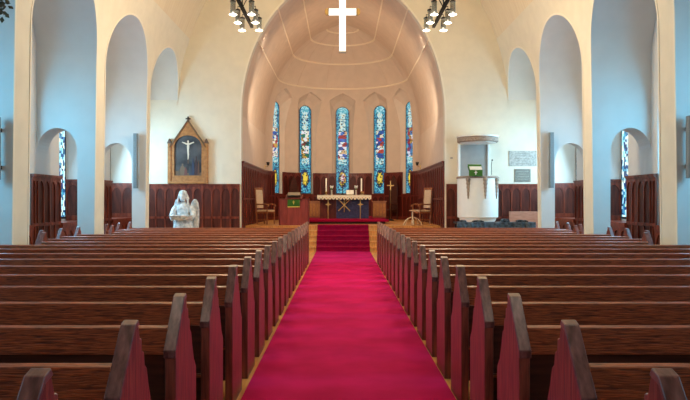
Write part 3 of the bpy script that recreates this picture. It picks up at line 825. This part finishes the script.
for i in range(n):
    for k in range(4): fs.append((i * 5 + k, i * 5 + k + 1, i * 5 + 6 + k, i * 5 + 5 + k))
cl = MB().add(vs, fs).build('cloth', M['blueblack'], e, smooth=True); cl.modifiers.new('t', 'SOLIDIFY').thickness = .006
for sx in (-1, 1):
    for sy in (-1, 1): MB().box(sx * (w - .05) - .02, sx * (w - .05) + .02, sy * .22 - .02, sy * .22 + .02, 0, zt - .12).build('leg', M['black'], e)
tz = zt - .07
for i, (px, wd, hg, lab) in enumerate([(463, .16, .06, 'small black case at the left end of the dark table'), (478, .30, .05, 'flat black mixer case on the dark table below the pulpit'), (505, .22, .09, 'black humped bag on the dark table between pulpit and bench'), (522, .30, .06, 'long black case at the right end of the dark table')]):
    x, _, _ = P(px, 220, 19.6)
    q = empty('equipment_case', lab, 'case', (x, 19.6, tz))
    MB().prism([(-wd / 2, 0), (-wd / 2, hg * .6), (-wd * .3, hg), (wd * .25, hg), (wd / 2, hg * .5), (wd / 2, 0)], -.12, .12, lambda p, r_, a: (p, a, r_)).build('body', M['black'] if i % 2 else M['blueblack'], q, bevel=.008)
    MB().tube([(-.04, -.12, hg * .5), (-.03, -.15, hg * .6), (.03, -.15, hg * .6), (.04, -.12, hg * .5)], .006, 6).build('handle', M['grey'], q)

# ------------------------------------------------------------------ altar
AY, AZ = 25.7, .93
e = empty('altar', 'altar table with lace cloth, navy front and gold monogram under the centre window', 'altar', (0.055, AY, AZ))
MB().box(-.93, .93, 0, .72, .81, .865).build('tabletop', M['chairwood'], e)
for x in (-.60, .60):
    MB().tube([(x, .03, 0), (x, .03, .81)], .022, 8).build('front_post', M['gold'], e)
    c = MB()
    c.prism([(x - .12, .53), (x - .03, .56), (x, .66), (x + .03, .56), (x + .12, .53), (x + .03, .50), (x, .40), (x - .03, .50)], -.01, .02, lambda p, q, a: (p, a, q))
    c.build('cross_ornament', M['gold'], e)
for x in (-.85, .85): MB().box(x - .03, x + .03, .62, .68, 0, .81).build('leg', M['chairwood'], e)
MB().box(-.30, .92, .28, .32, 0, .81).build('front_panel', M['navy'], e)
MB().box(-.92, -.32, .45, .48, 0, .81).build('side_panel', M['dado_c'], e)
c = MB()
for a in (45, 135):
    dx, dz = .30 * cos(R(a)), .30 * sin(R(a))
    c.tube([(-dx, .10, .50 - dz), (dx, .10, .50 + dz)], .020, 8)
c.tube([(0, .10, .24), (0, .10, .79)], .018, 8)
c.tube([(0, .10, .76), (.07, .10, .76), (.10, .10, .70), (.07, .10, .65), (0, .10, .65)], .015, 8)
c.build('monogram', M['gold'], e)
cl = MB(); ns = 15; outl = []
w = 1.0
pts = []
for i in range(ns):
    for j in range(5):
        x = -w + 2 * w * (i + j / 5) / ns; pts.append((x, -.10 - .075 * sin(pi * j / 5)))
pts.append((w, -.10))
cl.prism([(-w, 0)] + pts + [(w, 0)], -.03, -.02, lambda p, q, a: (p, a, .875 + q))
cl.box(-w, w, -.03, .74, .866, .882)
for s in (-1, 1): cl.box(*sorted((s * w, s * (w + .01))), -.03, .74, .72, .88)
cl.build('lace_cloth', M['lace'], e)
tr = MB()
for i in range(ns): x = -w + 2 * w * (i + .5) / ns; tr.ball((x, -.033, .775), .022, 6)
tr.build('lace_trim', M['goldwood'], e)
TZ = AZ + .882
def on_altar(px, dy=.25): return ((px - 341.3) * (AY + dy) / F + CX, AY + dy, TZ)
for px, lab in ((326.2, 'tall white candle in a brass holder on the left of the altar'), (361.4, 'tall white candle in a brass holder on the right of the altar')):
    q = empty('candlestick', lab, 'candle', on_altar(px))
    MB().lathe([(.07, 0), (.07, .015), (.02, .035), (.018, .09), (.035, .11), (.045, .13), (.02, .135)], n=16).build('holder', M['brass'], q, smooth=True)
    MB().lathe([(.026, .12), (.026, .62), (.006, .63)], n=12).build('candle', M['candle'], q, smooth=True)
    MB().tube([(0, 0, .62), (0, 0, .65)], .004, 5).build('wick', M['black'], q)
for px, lab in ((331.6, 'small glass vase of white flowers by the left altar candle'), (356, 'small glass vase of white flowers by the right altar candle')):
    q = empty('flower_vase', lab, 'vase', on_altar(px, .15))
    MB().lathe([(.035, 0), (.04, .02), (.028, .08), (.03, .16), (.038, .19)], n=16).build('vase', M['stone'], q, smooth=True)
    fl_ = MB(); st_ = MB()
    for j in range(9):
        a = j * 2.4; r = .02 + .012 * (j % 4); c_ = (r * cos(a) * 1.4, r * sin(a), .27 + .02 * ((j * 5) % 4))
        st_.tube([(0, 0, .15), c_], .004, 5); fl_.ball(c_, .024, 6)
    st_.build('stems', M['green'], q); fl_.build('flowers', M['petal'], q, smooth=True)
q = empty('altar_book', 'open white book on a low stand at the middle of the altar', 'book', on_altar(350, .2))
MB().prism([(-.08, .0), (.10, .12), (.10, .0)], -.10, .10, lambda p, r_, a: (a, p, r_)).build('stand', M['goldwood'], q)
for s in (-1, 1): MB().prism([(-.10, .02), (.11, .16), (.10, .19), (-.11, .05)], *sorted((s * .004, s * .14)), lambda p, r_, a: (a, p, r_)).build('page', M['paper'], q)
q = empty('altar_cross', 'small dark standing cross at the altar centre before the middle window', 'cross', on_altar(342.6, .45))
MB().lathe([(.08, 0), (.08, .02), (.03, .05), (.02, .08)], n=16).build('foot', M['darkmetal'], q, smooth=True)
c = MB(); c.box(-.014, .014, -.012, .012, .06, .55); c.box(-.12, .12, -.012, .012, .36, .388); c.build('cross', M['darkmetal'], q)
q = empty('chalice', 'small red and gold chalice near the right altar candle', 'chalice', on_altar(363, .1))
MB().lathe([(.05, 0), (.015, .02), (.012, .06), (.035, .08), (.045, .13)], n=16).build('cup', M['gold'], q, smooth=True)
MB().box(-.06, .06, -.05, .05, .13, .145).build('cover', M['carpetd'], q)

# ------------------------------------------------------------------ lectern
lx, _, _ = P(293.7, 200, 22.95)
e = empty('lectern', 'broad red wooden reading desk with green fall left of the aisle steps', 'lectern', (lx, 22.95, .775))
for s in (-1, 1):
    MB().prism([(s * .20, 0), (s * .20, .86), (s * .49, .86), (s * .49, 0)], .05, .09, lambda p, q, a: (p, a, q)).build('side_panel', M['redwood'], e, bevel=.006)
    MB().box(*sorted((s * .46, s * .50)), .05, .50, 0, .88).build('end_board', M['redwood'], e, bevel=.005)
MB().box(-.21, .21, -.02, .40, 0, .84).build('front_box', M['redwood'], e, bevel=.008)
MB().box(-.24, .24, -.04, .42, 0, .06).build('plinth', M['redwood'], e)
MB().box(-.50, -.22, .03, .52, .86, .89).build('ledge', M['dado_c'], e); MB().box(.22, .50, .03, .52, .86, .89).build('ledge', M['dado_c'], e)
MB().prism([(-.06, .86), (.38, 1.0), (.38, 1.03), (-.06, .89)], -.28, .28, lambda p, q, a: (a, p, q)).build('desk_top', M['dado_c'], e)
gc = MB().box(-.205, .205, -.035, -.022, .63, .90).build('green_fall', M['green'], e)
MB().box(-.205, .205, -.037, -.020, .60, .63).build('fringe', M['yellow'], gc)
c = MB(); c.box(-.012, .012, -.04, -.035, .70, .82); c.box(-.04, .04, -.04, -.035, .765, .785); c.build('emblem', M['yellow'], gc)
q = empty('lectern_bible', 'large open dark book resting on the reading desk', 'book', (lx, 23.02, .775 + .93))
MB().prism([(-.06, .02), (.22, .11), (.21, .15), (-.07, .06)], -.22, .22, lambda p, r_, a: (a, p, r_)).build('cover', M['darkmetal'], q)
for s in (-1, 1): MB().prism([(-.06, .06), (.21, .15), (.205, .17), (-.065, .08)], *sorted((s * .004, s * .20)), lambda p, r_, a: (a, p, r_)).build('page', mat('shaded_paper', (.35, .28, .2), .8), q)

# ------------------------------------------------------------------ armchairs
def armchair(x, y, s, rz, label):
    """s=+1 faces +x"""
    e = empty('armchair', label, 'chair', (x, y, .775), rz, group='high backed chancel armchairs')
    fx = lambda p, q, a: (s * p, a, q)
    for yy in (-.24, .20):
        MB().tube([(s * -.20, yy + .02, 0), (s * -.24, yy + .02, .45), (s * -.28, yy + .02, 1.22)], .022, 8).build('back_post', M['chairwood'], e)
        MB().tube([(s * .22, yy + .02, 0), (s * .22, yy + .02, .66)], .022, 8).build('leg', M['chairwood'], e)
        MB().tube([(s * -.25, yy + .02, .70), (s * -.05, yy + .02, .69), (s * .15, yy + .02, .70), (s * .27, yy + .02, .66), (s * .28, yy + .02, .62)], .024, 8).build('armrest', M['chairwood'], e)
        MB().box(*sorted((s * -.2, s * .22)), yy + .01, yy + .03, .14, .17).build('stretcher', M['chairwood'], e)
    MB().box(*sorted((s * -.23, s * .24)), -.24, .24, .38, .43).build('seat_frame', M['chairwood'], e, bevel=.005)
    MB().box(*sorted((s * -.22, s * .25)), -.22, .22, .43, .50).build('seat_cushion', M['uphol'], e, bevel=.025)
    MB().prism([(-.21, .56), (-.26, 1.20), (-.31, 1.20), (-.26, .56)], -.19, .19, fx).build('back_cushion', M['uphol'], e, bevel=.02)
    MB().prism([(-.27, 1.20), (-.28, 1.28), (-.32, 1.28), (-.31, 1.20)], -.25, .25, fx).build('crest', M['chairwood'], e, bevel=.01)
x, _, _ = P(265.5, 200, 24.2); armchair(x, 24.2, 1, -.5, 'high backed cream upholstered armchair at the left chancel wall')
x, _, _ = P(421.5, 200, 24.2); armchair(x, 24.2, -1, .5, 'high backed cream upholstered armchair at the right chancel wall')
# bentwood stand
x, _, _ = P(412.5, 200, 22.95)
e = empty('bentwood_stand', 'small pale bentwood stand with curved legs before the right armchair', 'stand', (x, 22.95, .775))
for a in (0, 90, 180, 270, 45, 135, 225, 315)[::1]:
    if a % 90 and a > 180: continue
    ca, sa = cos(R(a)), sin(R(a))
    MB().tube([(.30 * ca, .30 * sa, .01), (.26 * ca, .26 * sa, .12), (.17 * ca, .17 * sa, .22), (.04 * ca, .04 * sa, .27)], .014, 8).build('leg', M['palewood'], e, smooth=True)
MB().tube([(0, 0, .05), (0, 0, .48)], .022, 10).build('stem', M['palewood'], e)
MB().lathe([(.02, .46), (.11, .48), (.12, .50), (.02, .51)], n=20).build('top', M['palewood'], e, smooth=True)
# processional cross
x, _, _ = P(390.5, 200, 28.6)
e = empty('processional_cross', 'golden cross on a tall staff standing right of the altar', 'cross', (x, 28.6, .93 if abs(x) < 1.5 else .775))
e.location.z = .775
up = .16
MB().lathe([(.14, 0), (.14, .03), (.03, .08)], n=20).build('foot', M['darkmetal'], e)
MB().tube([(0, 0, .05), (0, 0, 1.12 + up)], .014, 8).build('staff', M['brass'], e)
c = MB(); c.box(-.02, .02, -.015, .015, 1.10 + up, 1.48 + up)
c.box(-.12, .12, -.015, .015, 1.28 + up, 1.318 + up)
for dx, dz in ((-.12, 1.298), (.12, 1.298), (0, 1.47)): c.ball((dx, 0, dz + up), .03, 8)
c.build('cross_head', M['gold'], e)
# choir benches flanking the altar
for px, lab in ((316, 'low panelled wooden bench front at the left end of the altar'), (379.5, 'low panelled wooden bench front at the right end of the altar')):
    x, _, _ = P(px, 200, 27.6)
    e = empty('choir_bench', lab, 'bench', (x, 27.6, .93 if False else .93))
    MB().box(-.26, .26, 0, .05, .0, .62).build('front', M['chairwood'], e)
    for j in range(4): MB().box(-.25 + j * .13, -.16 + j * .13, -.012, 0, .06, .56).build('slat', M['framewood'], e)
    MB().box(-.29, .29, -.03, .30, .62, .66).build('top', M['chairwood'], e, bevel=.005)
    for s in (-1, 1): MB().box(*sorted((s * .23, s * .26)), .05, .28, 0, .62).build('end', M['chairwood'], e)
# dark gothic seats under the gaps
for ang, lab in ((-47, 'dark pointed gothic chair back behind the reading desk'), (34.5 + 15, 'dark pointed gothic chair back at right of the processional cross')):
    x, y, _ = wl(ang, 0, 2.75, 0)
    e = empty('gothic_chair', lab, 'chair', (x, y, .775), R(-ang), group='dark gothic chairs in the apse')
    sh = [(-.22, .3), (-.22, 1.45), (-.16, 1.70), (0, 1.95), (.16, 1.70), (.22, 1.45), (.22, .3)]
    MB().prism(sh, .20, .24, lambda p, q, a: (p, a, q)).build('back', M['pewdark'], e)
    MB().box(-.25, .25, -.2, .20, .40, .46).build('seat', M['pewdark'], e, bevel=.006)
    for sx in (-1, 1):
        MB().box(sx * .23 - .025, sx * .23 + .025, -.2, -.15, 0, .68).build('leg', M['pewdark'], e)
        MB().box(sx * .23 - .025, sx * .23 + .025, .18, .23, 0, 1.5).build('leg', M['pewdark'], e)
        MB().box(sx * .23 - .03, sx * .23 + .03, -.2, .2, .66, .70).build('armrest', M['pewdark'], e)
# little spot lamps on top of the chancel panelling
for px, sgn, lab in ((266, -1, 'small dark wall lamp above the left chancel panelling'), (418.6, 1, 'small dark wall lamp above the right chancel panelling')):
    y = 28.4
    e = empty('wall_lamp', lab, 'lamp', (sgn * 3.21, y, 2.95))
    MB().box(*sorted((0, -sgn * .03)), -.04, .04, -.05, .12).build('wall_plate', M['brass'], e)
    MB().tube([(-sgn * .02, 0, .05), (-sgn * .12, 0, .06), (-sgn * .14, 0, .12)], .012, 8).build('arm', M['brass'], e)
    MB().lathe([(.03, .10), (.055, .14), (.07, .24), (.06, .24), (.045, .15)], (-sgn * .14, 0, 0), 16).build('shade', M['darkmetal'], e)
